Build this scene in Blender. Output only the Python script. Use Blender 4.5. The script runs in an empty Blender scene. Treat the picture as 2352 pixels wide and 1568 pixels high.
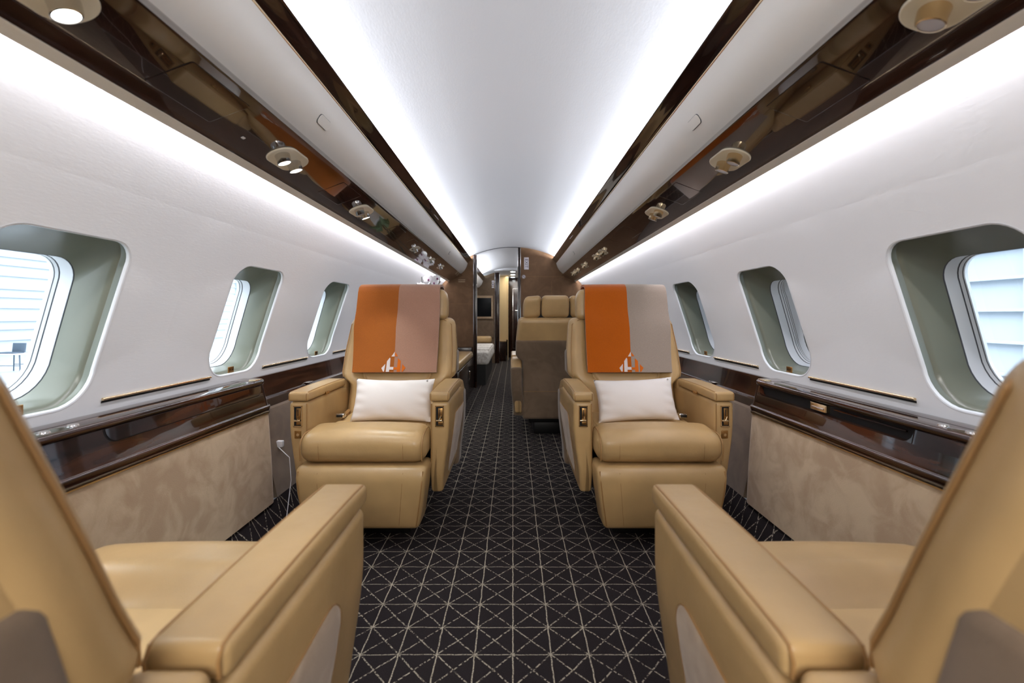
import bpy, bmesh, math, random
from mathutils import Vector, Matrix
random.seed(7)
D = bpy.data
SC = bpy.context.scene
COL = SC.collection
PI = math.pi

# ------------------------------------------------------------------ camera
H = 0.95                                   # eye height above the cabin floor
CX = -0.012                                # cabin centre line (camera stands 12 mm to its right)
cam_d = D.cameras.new('camera'); cam = D.objects.new('camera', cam_d); COL.objects.link(cam)
cam.location = (0, 0, H); cam.rotation_euler = (PI/2, 0, 0)
cam_d.sensor_width = 36.0; cam_d.lens = 36.0*1004/2352
cam_d.shift_x = -2/2352; cam_d.shift_y = -60/2352
cam_d.clip_start = 0.02; cam_d.clip_end = 200
cam_d.dof.use_dof = True; cam_d.dof.focus_distance = 2.2; cam_d.dof.aperture_fstop = 3.2
SC.camera = cam

# ------------------------------------------------------------------ world, exposure
w = D.worlds.new('world'); SC.world = w; w.use_nodes = True
bg = w.node_tree.nodes['Background']; bg.inputs[0].default_value = (0.86, 0.94, 1.0, 1); bg.inputs[1].default_value = 4.6
vs = SC.view_settings
vs.view_transform = 'Standard'; vs.look = 'None'; vs.exposure = 0.3; vs.gamma = 1.0; vs.use_curve_mapping = False
try:
    SC.cycles.use_denoising = True
    SC.cycles.max_bounces = 10; SC.cycles.diffuse_bounces = 6; SC.cycles.glossy_bounces = 4
    SC.cycles.transparent_max_bounces = 8; SC.cycles.sample_clamp_indirect = 6.0
except Exception:
    pass

# ------------------------------------------------------------------ cabin lights (LED coves) and an added fill
def area(name, loc, direction, lx, ly, power, col):
    l = D.lights.new(name, 'AREA'); l.shape = 'RECTANGLE'; l.size = lx; l.size_y = ly
    l.energy = power; l.color = col
    o = D.objects.new(name, l); COL.objects.link(o); o.location = loc
    z = -Vector(direction).normalized(); y = Vector((0, 1, 0)); x = y.cross(z).normalized(); y = z.cross(x)
    o.rotation_euler = Matrix((x, y, z)).transposed().to_euler()
    return o
CW = (0.90, 0.93, 1.0)
for s in (-1, 1):
    area('cove_light', (CX+s*.592, 1.37, 1.678), (-s*.95, 0, .30), .016, 8.7, 46, CW)
    area('sidewall_light', (CX+s*.833, 1.37, 1.428), (s*.50, 0, -.86), .012, 8.7, 20, (.95, .92, 1.0))
    area('aft_cove_light', (CX+s*.598, 7.0, 1.672), (-s*.85, 0, .62), .016, 2.2, 18, CW)
area('forward_fill_light', (0, -1.3, 1.78), (0, .35, -1), 1.0, 1.6, 85, (1.0, .96, .9))  # added fill over the foreground from above and behind, no known fixture

# ------------------------------------------------------------------ materials
def srgb(r, g, b):
    f = lambda c: (c/255/12.92) if c/255 <= .04045 else ((c/255+.055)/1.055)**2.4
    return (f(r), f(g), f(b), 1)
class NT:
    def __init__(s, name):
        s.m = D.materials.new(name); s.m.use_nodes = True; s.t = s.m.node_tree; s.n = s.t.nodes; s.l = s.t.links
        s.b = s.n['Principled BSDF']; s.out = s.n['Material Output']
    def node(s, t, **k):
        n = s.n.new(t)
        for a, b in k.items(): setattr(n, a, b)
        return n
    def link(s, a, b): s.l.new(a, b)
    def math(s, op, a, b=None, c=None, clamp=False):
        n = s.n.new('ShaderNodeMath'); n.operation = op; n.use_clamp = clamp
        for i, v in enumerate((a, b, c)):
            if v is None: continue
            if isinstance(v, (int, float)): n.inputs[i].default_value = v
            else: s.l.new(v, n.inputs[i])
        return n.outputs[0]
    def coord(s, scale=(1, 1, 1), kind='Object'):
        c = s.node('ShaderNodeTexCoord'); mp = s.node('ShaderNodeMapping'); mp.inputs['Scale'].default_value = scale
        s.link(c.outputs[kind], mp.inputs[0]); return mp.outputs[0]
    def noise(s, vec, scale, detail=3, rough=.5):
        n = s.node('ShaderNodeTexNoise'); n.inputs['Scale'].default_value = scale
        n.inputs['Detail'].default_value = detail; n.inputs['Roughness'].default_value = rough
        s.link(vec, n.inputs['Vector']); return n.outputs['Fac']
    def mix(s, fac, a, b):
        n = s.node('ShaderNodeMix'); n.data_type = 'RGBA'
        if isinstance(fac, (int, float)): n.inputs[0].default_value = fac
        else: s.link(fac, n.inputs[0])
        for i, v in ((6, a), (7, b)):
            if isinstance(v, tuple): n.inputs[i].default_value = v
            else: s.link(v, n.inputs[i])
        return n.outputs[2]
    def ramp(s, v, lo, hi):
        n = s.node('ShaderNodeMapRange'); n.interpolation_type = 'SMOOTHSTEP'
        s.link(v, n.inputs[0]); n.inputs[1].default_value = lo; n.inputs[2].default_value = hi
        return n.outputs[0]
    def bump(s, h, strength, dist=.001):
        n = s.node('ShaderNodeBump'); n.inputs['Strength'].default_value = strength; n.inputs['Distance'].default_value = dist
        s.link(h, n.inputs['Height']); s.link(n.outputs[0], s.b.inputs['Normal'])
    def set(s, **k):
        for a, v in k.items(): s.b.inputs[a.replace('_', ' ')].default_value = v
        return s
def plain(name, col, rough=.5, metal=0, coat=0, spec=.5):
    t = NT(name); t.set(Base_Color=col, Roughness=rough, Metallic=metal)
    t.b.inputs['Coat Weight'].default_value = coat; t.b.inputs['Coat Roughness'].default_value = .04
    t.b.inputs['Specular IOR Level'].default_value = spec
    return t.m
def leather(name, col, rough=.42, amp=.10):
    t = NT(name); v = t.coord()
    big = t.noise(v, 5, 3); fine = t.noise(v, 420, 2)
    dk = tuple(c*(1-amp*2) for c in col[:3])+(1,)
    t.link(t.mix(t.ramp(big, .3, .7), dk, col), t.b.inputs['Base Color'])
    t.b.inputs['Roughness'].default_value = rough
    wr = t.noise(v, 28, 4, .6)
    t.bump(t.math('ADD', t.math('MULTIPLY', fine, .35), t.math('MULTIPLY', wr, 1.2)), .35, .0016)
    return t.m
M = {}
M['leather'] = leather('tan_leather', srgb(186, 153, 104), .34)
M['seam'] = plain('leather_piping', srgb(150, 112, 66), .5)
M['perf'] = leather('perforated_leather', srgb(200, 166, 114), .55)
def suede(name, a, b, scale=7, rough=.95):
    t = NT(name); v = t.coord()
    n1 = t.noise(v, scale, 5, .62)
    nd = t.node('ShaderNodeTexNoise'); nd.inputs['Scale'].default_value = scale*1.8; nd.inputs['Detail'].default_value = 6
    nd.inputs['Distortion'].default_value = 1.4; t.link(v, nd.inputs['Vector'])
    f = t.ramp(t.math('ADD', t.math('MULTIPLY', n1, .5), t.math('MULTIPLY', nd.outputs['Fac'], .5)), .40, .62)
    t.link(t.mix(f, b, a), t.b.inputs['Base Color']); t.b.inputs['Roughness'].default_value = rough
    t.b.inputs['Specular IOR Level'].default_value = .15
    t.b.inputs['Sheen Weight'].default_value = .25
    t.bump(t.noise(v, 300, 2), .3, .001)
    return t.m
M['suede'] = suede('taupe_suede', srgb(204, 180, 146), srgb(180, 153, 120), 5)
M['suede_brown'] = suede('brown_suede', srgb(128, 99, 74), srgb(114, 87, 65), 4)
M['suede_seat'] = suede('seat_suede', srgb(122, 102, 82), srgb(108, 90, 72), 4)
M['suede_arm'] = suede('armrest_suede', srgb(182, 158, 130), srgb(160, 135, 108), 5)
def wood(name, a, b, rough=.10, axis=(1, .12, 1)):
    t = NT(name); v = t.coord(axis)
    nd = t.node('ShaderNodeTexNoise'); nd.inputs['Scale'].default_value = 22; nd.inputs['Detail'].default_value = 5
    nd.inputs['Distortion'].default_value = .8; t.link(v, nd.inputs['Vector'])
    t.link(t.mix(t.ramp(nd.outputs['Fac'], .35, .68), a, b), t.b.inputs['Base Color'])
    t.b.inputs['Roughness'].default_value = rough
    t.b.inputs['Specular IOR Level'].default_value = .12; t.b.inputs['Coat Weight'].default_value = 1; t.b.inputs['Coat Roughness'].default_value = .03
    t.b.inputs['Coat IOR'].default_value = 1.42
    return t.m
M['wood'] = wood('dark_lacquered_wood', srgb(30, 16, 11), srgb(66, 38, 24))
M['wood_v'] = wood('dark_lacquered_wood_upright', srgb(26, 14, 10), srgb(50, 28, 19), .25, (1, 1, .12))
M['wood_v'].node_tree.nodes['Principled BSDF'].inputs['Coat Roughness'].default_value = .18
M['gloss'] = wood('dark_lacquered_panel', srgb(34, 22, 18), srgb(60, 38, 28), .12)
M['gloss'].node_tree.nodes['Principled BSDF'].inputs['Coat IOR'].default_value = 1.62
def fabric(name, col, rough=.8, sc=170, st=.25):
    t = NT(name); v = t.coord((1, .35, 1)); st *= .6
    t.set(Base_Color=col, Roughness=rough); t.b.inputs['Specular IOR Level'].default_value = .2
    t.bump(t.math('ADD', t.noise(v, sc, 3), t.noise(v, sc*.2, 3)), st, .0015)
    return t.m
M['wall'] = fabric('white_wall_covering', srgb(227, 229, 230))
M['ceiling'] = fabric('white_headliner', srgb(226, 228, 232))
M['bin'] = plain('satin_white_bin', srgb(246, 243, 238), .35)
M['ledge'] = plain('cream_ledge', srgb(240, 236, 226), .45)
M['reveal'] = plain('grey_green_window_liner', srgb(116, 120, 107), .25)
M['wframe'] = plain('white_window_frame', srgb(228, 232, 236), .4)
M['rubber'] = plain('dark_window_gasket', srgb(70, 74, 80), .6)
M['gold'] = plain('brushed_champagne_metal', srgb(226, 204, 168), .2, 1)
M['bronze'] = plain('bronze_metal', srgb(176, 138, 88), .3, 1)
M['chrome'] = plain('polished_chrome', srgb(215, 212, 208), .12, 1)
M['cream'] = plain('cream_lacquer', srgb(226, 218, 196), .4)
M['creamwall'] = fabric('cream_wall_covering', srgb(214, 186, 138))
M['black'] = plain('black_plastic', srgb(14, 13, 13), .45)
M['shadowgap'] = plain('black_gap_lining', srgb(8, 7, 7), .8)
M['screen'] = plain('black_screen_glass', srgb(4, 7, 11), .35, 0, 0, .15)
M['pillow'] = fabric('white_cotton', srgb(228, 221, 216), .9, 400, .2)
M['white'] = plain('white_plastic', srgb(235, 235, 238), .5)
M['sign_w'] = plain('white_sign', srgb(238, 234, 240), .5)
M['sign_ink'] = plain('dark_sign_ink', srgb(45, 30, 60), .6)
M['petal'] = plain('white_petal', srgb(245, 243, 248), .6)
M['petal_c'] = plain('purple_petal', srgb(110, 20, 80), .6)
M['stem'] = plain('dark_stem', srgb(40, 48, 34), .6)
M['leaf'] = plain('green_leaf', srgb(50, 80, 40), .5)
def emis(name, col, st):
    t = NT(name); t.set(Base_Color=(.9, .9, .9, 1)); t.b.inputs['Emission Color'].default_value = col
    t.b.inputs['Emission Strength'].default_value = st; return t.m
M['lens_on'] = emis('lit_lens', (.92, 1.0, 1.0, 1), 14)
M['lens_off'] = plain('frosted_lens', srgb(200, 196, 200), .3)
t = NT('window_glass'); gl = t.node('ShaderNodeBsdfGlossy'); gl.inputs['Roughness'].default_value = .02
tr = t.node('ShaderNodeBsdfTransparent'); tr.inputs[0].default_value = (.95, .98, 1, 1)
lw = t.node('ShaderNodeFresnel'); lw.inputs[0].default_value = 1.22; mx = t.node('ShaderNodeMixShader')
t.link(lw.outputs[0], mx.inputs[0]); t.link(tr.outputs[0], mx.inputs[1]); t.link(gl.outputs[0], mx.inputs[2]); t.link(mx.outputs[0], t.out.inputs[0])
M['glass'] = t.m
# patterned carpet: square grid with both diagonals in every cell
t = NT('patterned_carpet'); v = t.coord()
PITCH = .1068
nz = t.node('ShaderNodeTexNoise'); nz.inputs['Scale'].default_value = 26; nz.inputs['Detail'].default_value = 2; t.link(v, nz.inputs['Vector'])
sub = t.node('ShaderNodeVectorMath'); sub.operation = 'SUBTRACT'; t.link(nz.outputs['Color'], sub.inputs[0]); sub.inputs[1].default_value = (.5, .5, .5)
scl = t.node('ShaderNodeVectorMath'); scl.operation = 'SCALE'; t.link(sub.outputs[0], scl.inputs[0]); scl.inputs['Scale'].default_value = .006
add = t.node('ShaderNodeVectorMath'); t.link(v, add.inputs[0]); t.link(scl.outputs[0], add.inputs[1])
sp = t.node('ShaderNodeSeparateXYZ'); t.link(add.outputs[0], sp.inputs[0])
u = t.math('MULTIPLY', sp.outputs[0], 1/PITCH); vv = t.math('MULTIPLY', t.math('SUBTRACT', sp.outputs[1], .0496), 1/PITCH)
def dist(a): return t.math('ABSOLUTE', t.math('SUBTRACT', t.math('FRACT', t.math('ADD', a, 100.5)), .5))
def line(d, wdt): return t.math('SUBTRACT', 1.0, t.ramp(d, wdt*.6, wdt*1.5))
lu = line(dist(u), .016); lv = line(dist(vv), .014)
d1 = line(dist(t.math('ADD', u, vv)), .024); d2 = line(dist(t.math('SUBTRACT', u, vv)), .024)
dash = t.ramp(t.noise(v, 150, 2), .42, .55); dash2 = t.math('MAXIMUM', t.ramp(t.noise(v, 260, 1), .36, .48), .25)
diag = t.math('MULTIPLY', t.math('MAXIMUM', d1, d2), dash)
allm = t.math('MAXIMUM', t.math('MAXIMUM', t.math('MULTIPLY', lu, dash2), t.math('MULTIPLY', lv, t.math('MULTIPLY', dash2, .8))), t.math('MULTIPLY', diag, .85), None, True)
base = t.mix(t.noise(v, 380, 3), srgb(24, 20, 22), srgb(48, 42, 43))
t.link(t.mix(allm, base, srgb(172, 162, 144)), t.b.inputs['Base Color'])
t.set(Roughness=1.0); t.b.inputs['Specular IOR Level'].default_value = .1
t.bump(t.math('ADD', t.noise(v, 500, 2), allm), .6, .002)
M['carpet'] = t.m
# two-colour blankets
def blanket_mat(name, a, b, split):
    t = NT(name); c = t.coord(); sp = t.node('ShaderNodeSeparateXYZ'); t.link(c, sp.inputs[0])
    f = t.math('GREATER_THAN', sp.outputs[0], split)
    fz = t.noise(c, 260, 3); dk = lambda q: tuple(x*.72 for x in q[:3])+(1,)
    t.link(t.mix(f, t.mix(fz, dk(a), a), t.mix(fz, dk(b), b)), t.b.inputs['Base Color'])
    t.set(Roughness=.95); t.b.inputs['Specular IOR Level'].default_value = .1; t.b.inputs['Sheen Weight'].default_value = .3
    t.bump(t.noise(c, 420, 3), .5, .0015); return t.m
M['knit_w'] = fabric('pale_knit', srgb(205, 195, 192), .95, 420, .4)
M['knit_o'] = fabric('orange_knit', srgb(190, 96, 26), .95, 420, .4)
# quilt
t = NT('quilted_cover'); v = t.coord()
wv = t.noise(v, 35, 4, .7); t.link(t.mix(t.ramp(wv, .4, .6), srgb(200, 192, 180), srgb(232, 228, 220)), t.b.inputs['Base Color'])
t.set(Roughness=.9); t.bump(wv, .8, .006); M['quilt'] = t.m

# ------------------------------------------------------------------ helpers
def tag(o, label=None, cat=None, group=None, kind=None):
    if label: o['label'] = label
    if cat: o['category'] = cat
    if group: o['group'] = group
    if kind: o['kind'] = kind
    return o
def empty(name, loc=(0, 0, 0), rz=0):
    o = D.objects.new(name, None); COL.objects.link(o); o.location = loc; o.rotation_euler = (0, 0, rz)
    o.empty_display_size = .05; return o
def link(name, me, mat, parent=None, smooth=True, loc=None):
    o = D.objects.new(name, me); COL.objects.link(o)
    if mat and not me.materials: me.materials.append(M[mat] if isinstance(mat, str) else mat)
    if parent: o.parent = parent
    if loc: o.location = loc
    for p in me.polygons: p.use_smooth = smooth
    return o
class B:
    """collects geometry, builds one mesh object"""
    def __init__(s): s.v = []; s.f = []
    def add(s, vs_, fs_):
        k = len(s.v); s.v += [tuple(a) for a in vs_]; s.f += [tuple(i+k for i in f) for f in fs_]; return s
    def box(s, x0, x1, y0, y1, z0, z1):
        return s.add([(x, y, z) for x in (x0, x1) for y in (y0, y1) for z in (z0, z1)],
                     [(0, 1, 3, 2), (4, 6, 7, 5), (0, 4, 5, 1), (2, 3, 7, 6), (0, 2, 6, 4), (1, 5, 7, 3)])
    def rbox(s, x0, x1, y0, y1, z0, z1, r, n=(2, 2, 2), m=4, deform=None):
        lo = (x0, y0, z0); hi = (x1, y1, z1)
        r = min(r, *[(hi[i]-lo[i])/2*.999 for i in range(3)])
        ax = []
        for i in range(3):
            a = [lo[i]+r*(1-math.cos(k*PI/2/m)) for k in range(m)]
            L = hi[i]-lo[i]-2*r
            b = [lo[i]+r+L*k/n[i] for k in range(n[i]+1)]
            c = [hi[i]-r*(1-math.cos(k*PI/2/m)) for k in range(m-1, -1, -1)]
            ax.append(a+b+c)
        idx = {}; V = []; F = []
        def vid(i, j, k):
            key = (i, j, k)
            if key not in idx:
                p = Vector((ax[0][i], ax[1][j], ax[2][k]))
                q = Vector([min(max(p[a], lo[a]+r), hi[a]-r) for a in range(3)])
                d = p-q
                if d.length > 1e-9: p = q+d.normalized()*r
                if deform: p = Vector(deform(p.x, p.y, p.z))
                idx[key] = len(V); V.append(tuple(p))
            return idx[key]
        N = [len(a)-1 for a in ax]
        for i in range(N[0]):
            for j in range(N[1]):
                F.append((vid(i, j, 0), vid(i, j+1, 0), vid(i+1, j+1, 0), vid(i+1, j, 0)))
                F.append((vid(i, j, N[2]), vid(i+1, j, N[2]), vid(i+1, j+1, N[2]), vid(i, j+1, N[2])))
        for i in range(N[0]):
            for k in range(N[2]):
                F.append((vid(i, 0, k), vid(i+1, 0, k), vid(i+1, 0, k+1), vid(i, 0, k+1)))
                F.append((vid(i, N[1], k), vid(i, N[1], k+1), vid(i+1, N[1], k+1), vid(i+1, N[1], k)))
        for j in range(N[1]):
            for k in range(N[2]):
                F.append((vid(0, j, k), vid(0, j, k+1), vid(0, j+1, k+1), vid(0, j+1, k)))
                F.append((vid(N[0], j, k), vid(N[0], j+1, k), vid(N[0], j+1, k+1), vid(N[0], j, k+1)))
        return s.add(V, F)
    def tube(s, pts, r, n=8, caps=True):
        pts = [Vector(p) for p in pts]; V = []; F = []
        up = Vector((0, 0, 1)); prev = None
        for i, p in enumerate(pts):
            d = (pts[min(i+1, len(pts)-1)]-pts[max(i-1, 0)]).normalized()
            a = prev if prev is not None else (up if abs(d.z) < .9 else Vector((1, 0, 0)))
            a = (a-d*a.dot(d)).normalized(); prev = a; b = d.cross(a)
            rr = r[i] if isinstance(r, (list, tuple)) else r
            V += [p+a*math.cos(2*PI*k/n)*rr+b*math.sin(2*PI*k/n)*rr for k in range(n)]
        for i in range(len(pts)-1):
            for k in range(n):
                F.append((i*n+k, i*n+(k+1) % n, (i+1)*n+(k+1) % n, (i+1)*n+k))
        if caps:
            F.append(tuple(range(n))[::-1]); F.append(tuple((len(pts)-1)*n+k for k in range(n)))
        return s.add(V, F)
    def loft(s, rings, closed=True, caps=True):
        n = len(rings[0]); V = [p for r in rings for p in r]; F = []
        for i in range(len(rings)-1):
            for k in range(n if closed else n-1):
                F.append((i*n+k, i*n+(k+1) % n, (i+1)*n+(k+1) % n, (i+1)*n+k))
        if caps and closed:
            F.append(tuple(range(n))[::-1]); F.append(tuple((len(rings)-1)*n+k for k in range(n)))
        return s.add(V, F)
    def cyl(s, c, axis, r, h, n=24, r2=None):
        a = Vector(axis).normalized(); c = Vector(c)
        return s.tube([c, c+a*h], [r, r if r2 is None else r2], n)
    def build(s, name, mat, parent=None, smooth=True, bevel=0, auto=None, fix=True):
        me = D.meshes.new(name); me.from_pydata(s.v, [], s.f); me.update()
        if fix:
            bm = bmesh.new(); bm.from_mesh(me); bmesh.ops.remove_doubles(bm, verts=bm.verts, dist=1e-6)
            bmesh.ops.recalc_face_normals(bm, faces=bm.faces)
            if bevel:
                es = [e for e in bm.edges if len(e.link_faces) == 2 and e.calc_face_angle(0) > .6]
                bmesh.ops.bevel(bm, geom=es, offset=bevel, segments=3, affect='EDGES', profile=.5, clamp_overlap=True)
            bm.to_mesh(me); bm.free()
        o = link(name, me, mat, parent, smooth)
        if smooth:
            ang = auto if auto is not None else (math.radians(38))
            try: me.set_sharp_from_angle(angle=ang)
            except Exception: pass
        return o
def rrect(hw, hh, r, k=6, rb=None):
    """closed rounded rectangle, counter-clockwise, k segments per corner (k even)"""
    P = []
    rt = r; rb = r if rb is None else rb
    for sx_, sy_, a0 in ((1, 1, 0), (-1, 1, 90), (-1, -1, 180), (1, -1, 270)):
        r = rt if sy_ > 0 else rb
        for i in range(k+1):
            a = math.radians(a0+90*i/k); P.append((sx_*(hw-r)+r*math.cos(a), sy_*(hh-r)+r*math.sin(a)))
    return P
def smooth01(a, b, x):
    t_ = min(max((x-a)/(b-a), 0), 1); return t_*t_*(3-2*t_)
def copy_tree(o, parent=None):
    c = o.copy(); COL.objects.link(c)
    if parent is not None: c.parent = parent
    for k in [q for q in D.objects if q.parent == o and q.name != c.name]:
        copy_tree(k, c)
    return c

# ================================================================== THE SHELL
R0, ZC = 1.205, .576
Y0, Y1 = -3.0, 10.4                        # cabin runs from behind the camera to the aft lavatory
YB = 5.75                                  # first bulkhead
def P(side, y, s_, dR=0):
    f = min(max((s_-.82)/.22, 0), 1); dR += .0*f      # the wall covering runs out behind the light ledge
    th = s_/R0; return (CX+side*(R0+dR)*math.cos(th), y, ZC+(R0+dR)*math.sin(th))
WC = [1.075+.825*k for k in range(-4, 5)]  # window centres along the cabin
WS = .361                                  # window centre, arc position
WHW, WHH, WR = .176, .239, .088
S_LO, S_HI = .02, .74
SIDES = {-1: 'left', 1: 'right'}
ZCEIL = lambda x: 1.85-x*x/2.5
for sd in (-1, 1):
    b = B(); hole = rrect(WHW, WHH, WR*.82, 8, WR*1.15)
    n = len(hole)
    for c in WC:
        y0, y1 = c-.4125, c+.4125
        # outer boundary matched point for point
        corners = [(y1, S_HI), (y0, S_HI), (y0, S_LO), (y1, S_LO)]
        mids = [4, 13, 22, 31]             # index of the middle of every corner arc
        outer = [None]*n
        for q in range(4):
            a, bb = mids[q], mids[(q+1) % 4]
            span = (bb-a) % n
            for k in range(span):
                f = k/span; ca, cb = corners[q], corners[(q+1) % 4]
                outer[(a+k) % n] = (ca[0]+(cb[0]-ca[0])*f, ca[1]+(cb[1]-ca[1])*f)
        rings = []
        for f in (0, .06, .15, .3, .5, .75, 1):
            rings.append([P(sd, (c+hole[i][0])*(1-f)+outer[i][0]*f, (WS+hole[i][1])*(1-f)+outer[i][1]*f) for i in range(n)])
        b.loft(rings, True, False)
    ya, yb = WC[0]-.4125, WC[-1]+.4125
    def sheet(yA, yB_, sA, sB, ny, ns):
        V = []; F = []
        for i in range(ny+1):
            for j in range(ns+1):
                V.append(P(sd, yA+(yB_-yA)*i/ny, sA+(sB-sA)*j/ns))
        for i in range(ny):
            for j in range(ns):
                F.append((i*(ns+1)+j, (i+1)*(ns+1)+j, (i+1)*(ns+1)+j+1, i*(ns+1)+j+1))
        b.add(V, F)
    sheet(ya, yb, S_HI, 1.20, 12, 14); sheet(ya, yb, -.62, S_LO, 12, 8)
    sheet(Y0, ya, -.62, 1.20, 4, 34); sheet(yb, Y1, -.62, 1.20, 8, 34)
    o = b.build('wall_'+SIDES[sd], 'wall', fix=False); tag(o, kind='structure')

# windows
wn = 0
for sd in (-1, 1):
    for c in WC:
        wn += 1
        root = empty('window_%d' % wn, P(sd, c, WS)); tag(root, kind='structure')
        inv = Vector(root.location)
        def ring(hw, hh, r, dR, ds=0, k=8):
            return [tuple(Vector(P(sd, c+q[0], WS+ds+q[1], dR))-inv) for q in rrect(hw, hh, r*.82, k, r*1.15)]
        # lip + liner
        b = B(); b.loft([ring(WHW+.003, WHH+.003, WR+.003, -.001), ring(WHW-.001, WHH-.001, WR, .000), ring(WHW-.003, WHH-.003, WR-.003, .003), ring(WHW-.0035, WHH-.0035, WR-.004, .008)], True, False)
        b.build('window_lip', 'wframe', root, fix=False)
        b = B(); b.loft([ring(WHW-.0035, WHH-.0035, WR-.004, .008), ring(WHW-.001, WHH-.001, WR-.004, .014), ring(WHW-.001, WHH-.001, WR-.005, .028), ring(WHW-.006, WHH-.007, WR-.01, .034), ring(WHW-.008, WHH-.010, WR-.01, .042), ring(.160, .1835, .086, .110, -.0425)], True, False)
        b.build('window_liner', 'reveal', root, fix=False)
        b = B(); b.loft([ring(.160, .1835, .086, .110, -.0425), ring(.1585, .182, .085, .111, -.0425), ring(.1585, .182, .085, .113, -.0425)], True, False)
        b.build('gasket', 'rubber', root, fix=False)
        b = B(); b.loft([ring(.1585, .182, .085, .113, -.0425), ring(.153, .1765, .083, .143, -.044)], True, False)
        b.loft([ring(.1515, .175, .082, .1455, -.044), ring(.149, .1725, .081, .153, -.044)], True, False)
        b.loft([ring(.148, .1715, .08, .155, -.044), ring(.146, .1695, .079, .165, -.044), ring(.2, .23, .12, .169, -.044)], True, False)
        b.build('window_frame', 'wframe', root, fix=False)
        b = B(); b.loft([ring(.153, .1765, .083, .143, -.044), ring(.1515, .175, .082, .1455, -.044)], True, False)
        b.loft([ring(.149, .1725, .081, .153, -.044), ring(.148, .1715, .08, .155, -.044)], True, False)
        b.build('gasket', 'rubber', root, fix=False)
        rings = [ring(.150*f_, .174*f_, .083*f_, .158, -.044) for f_ in (1, .8, .6, .4, .2, .02)]; b = B(); b.loft(rings, True, False)
        n0 = len(b.v)-len(rings[0]); b.f.append(tuple(range(n0, len(b.v))))
        b.build('window_pane', 'glass', root, fix=False)
        # shade switch plate on the lower lip
        b = B(); p0 = Vector(P(sd, c, WS-WHH+.006, .016))-inv
        b.rbox(p0.x-.002, p0.x+.002, p0.y-.019, p0.y+.019, p0.z-.004, p0.z+.022, .0018)
        sw = b.build('switch_plate', 'bronze', root)
        for q in (-1, 1):
            xx = p0.x-sd*.0024; zc_ = p0.z+.009; b = B(); b.add([(xx, p0.y+q*.009-.004, zc_-q*.0035), (xx, p0.y+q*.009+.004, zc_-q*.0035), (xx, p0.y+q*.009, zc_+q*.0035)], [(0, 1, 2)])
            b.build('arrow_mark', 'black', sw, smooth=False)

# floor with coved sides
b = B()
fl = [(-1.045, .135), (-1.03, .105), (-1.0, .05), (-.96, .012), (-.92, 0), (.92, 0), (.96, .012), (1.0, .05), (1.03, .105), (1.045, .135)]
b.loft([[(CX+x, y, z) for x, z in fl] for y in (Y0, Y1)], False, False)
o = b.build('floor', 'carpet'); tag(o, kind='structure')
# ceiling
b = B(); pr = [(-.662, 1.56)]+[(x/40, ZCEIL(x/40)) for x in range(-26, 27)]+[(.662, 1.56)]
b.loft([[(CX+x, y, z) for x, z in pr] for y in (Y0, 2, YB, 8.3)], False, False)
o = b.build('ceiling', 'ceiling'); tag(o, kind='structure')
# closing wall behind the camera
def section(x0, x1, full=True):
    """outline of the cabin cross-section between x0 and x1 (cabin coordinates)"""
    pts = []
    def top(x):
        return ZCEIL(x) if abs(x) < .655 else ZC+math.sqrt(max(R0*R0-x*x, 0))
    def bot(x):
        return 0 if abs(x) < .92 else (abs(x)-.92)*1.0
    xs = [x0+(x1-x0)*i/40 for i in range(41)]
    pts = [(x, max(top(x), bot(x)+.001)) for x in xs]+[(x, bot(x)) for x in xs[::-1]]
    return pts
def slab_xz(pts, y0, y1):
    return B().loft([[(CX+x, y0, z) for x, z in pts], [(CX+x, y1, z) for x, z in pts]], True, True)
o = slab_xz(section(-1.2, 1.2), Y0-.05, Y0).build('wall_front', 'suede_brown', smooth=False); tag(o, kind='structure')
o = slab_xz(section(-1.2, 1.2), Y1, Y1+.05).build('wall_aft', 'wood_v', smooth=False); tag(o, kind='structure')

# ------------------------------------------------------------------ overhead: cove strips, bins, service panels, ledges
def lerp_prof(a, b_, f): return [(p[0]*(1-f)+q[0]*f, p[1]*(1-f)+q[1]*f) for p, q in zip(a, b_)]
def sweep(side, near, far, ya, yb, closed=True, n=8):
    rings = []
    for i in range(n+1):
        y = ya+(yb-ya)*i/n; f = min(max((y-.9)/(5.75-.9), 0), 1)
        pf = lerp_prof(near, far, f); rings.append([(CX+side*x, y, z) for x, z in pf])
    return B().loft(rings, closed, closed)
STR_N = [(.530, 1.694), (.526, 1.689), (.530, 1.684), (.543, 1.678), (.549, 1.668), (.559, 1.664), (.565, 1.655), (.60, 1.652), (.64, 1.63), (.64, 1.655), (.56, 1.668), (.537, 1.695)]
STR_F = [(.532, 1.694), (.528, 1.689), (.532, 1.684), (.548, 1.674), (.556, 1.662), (.568, 1.652), (.580, 1.640), (.61, 1.642), (.64, 1.625), (.64, 1.652), (.56, 1.668), (.539, 1.695)]
GLD_N = [(.5645, 1.656), (.5655, 1.6525), (.5685, 1.6515), (.60, 1.64), (.60, 1.65)]
GLD_F = [(.5795, 1.641), (.5805, 1.6375), (.5835, 1.6365), (.615, 1.63), (.615, 1.64)]
def binprof(x0, z0, x1, z1):
    out = []
    for i in range(13):
        f = i/12; bul = .016*math.sin(PI*f)
        dx, dz = x1-x0, z1-z0; L = math.hypot(dx, dz); nx, nz = dz/L, -dx/L   # towards the cabin
        out.append((x0+dx*f+nx*bul, z0+dz*f+nz*bul))
    return out+[(x1+.02, z1+.012), (x1+.02, z0-.02), (x0+.05, z0-.005)]
BIN_N = binprof(.567, 1.6505, .653, 1.514); BIN_F = binprof(.582, 1.6345, .672, 1.495)
PSU_N = [(.655, 1.513), (.662, 1.5075), (.70, 1.494), (.76, 1.471), (.80, 1.457), (.836, 1.445), (.836, 1.457), (.662, 1.52)]
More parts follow.
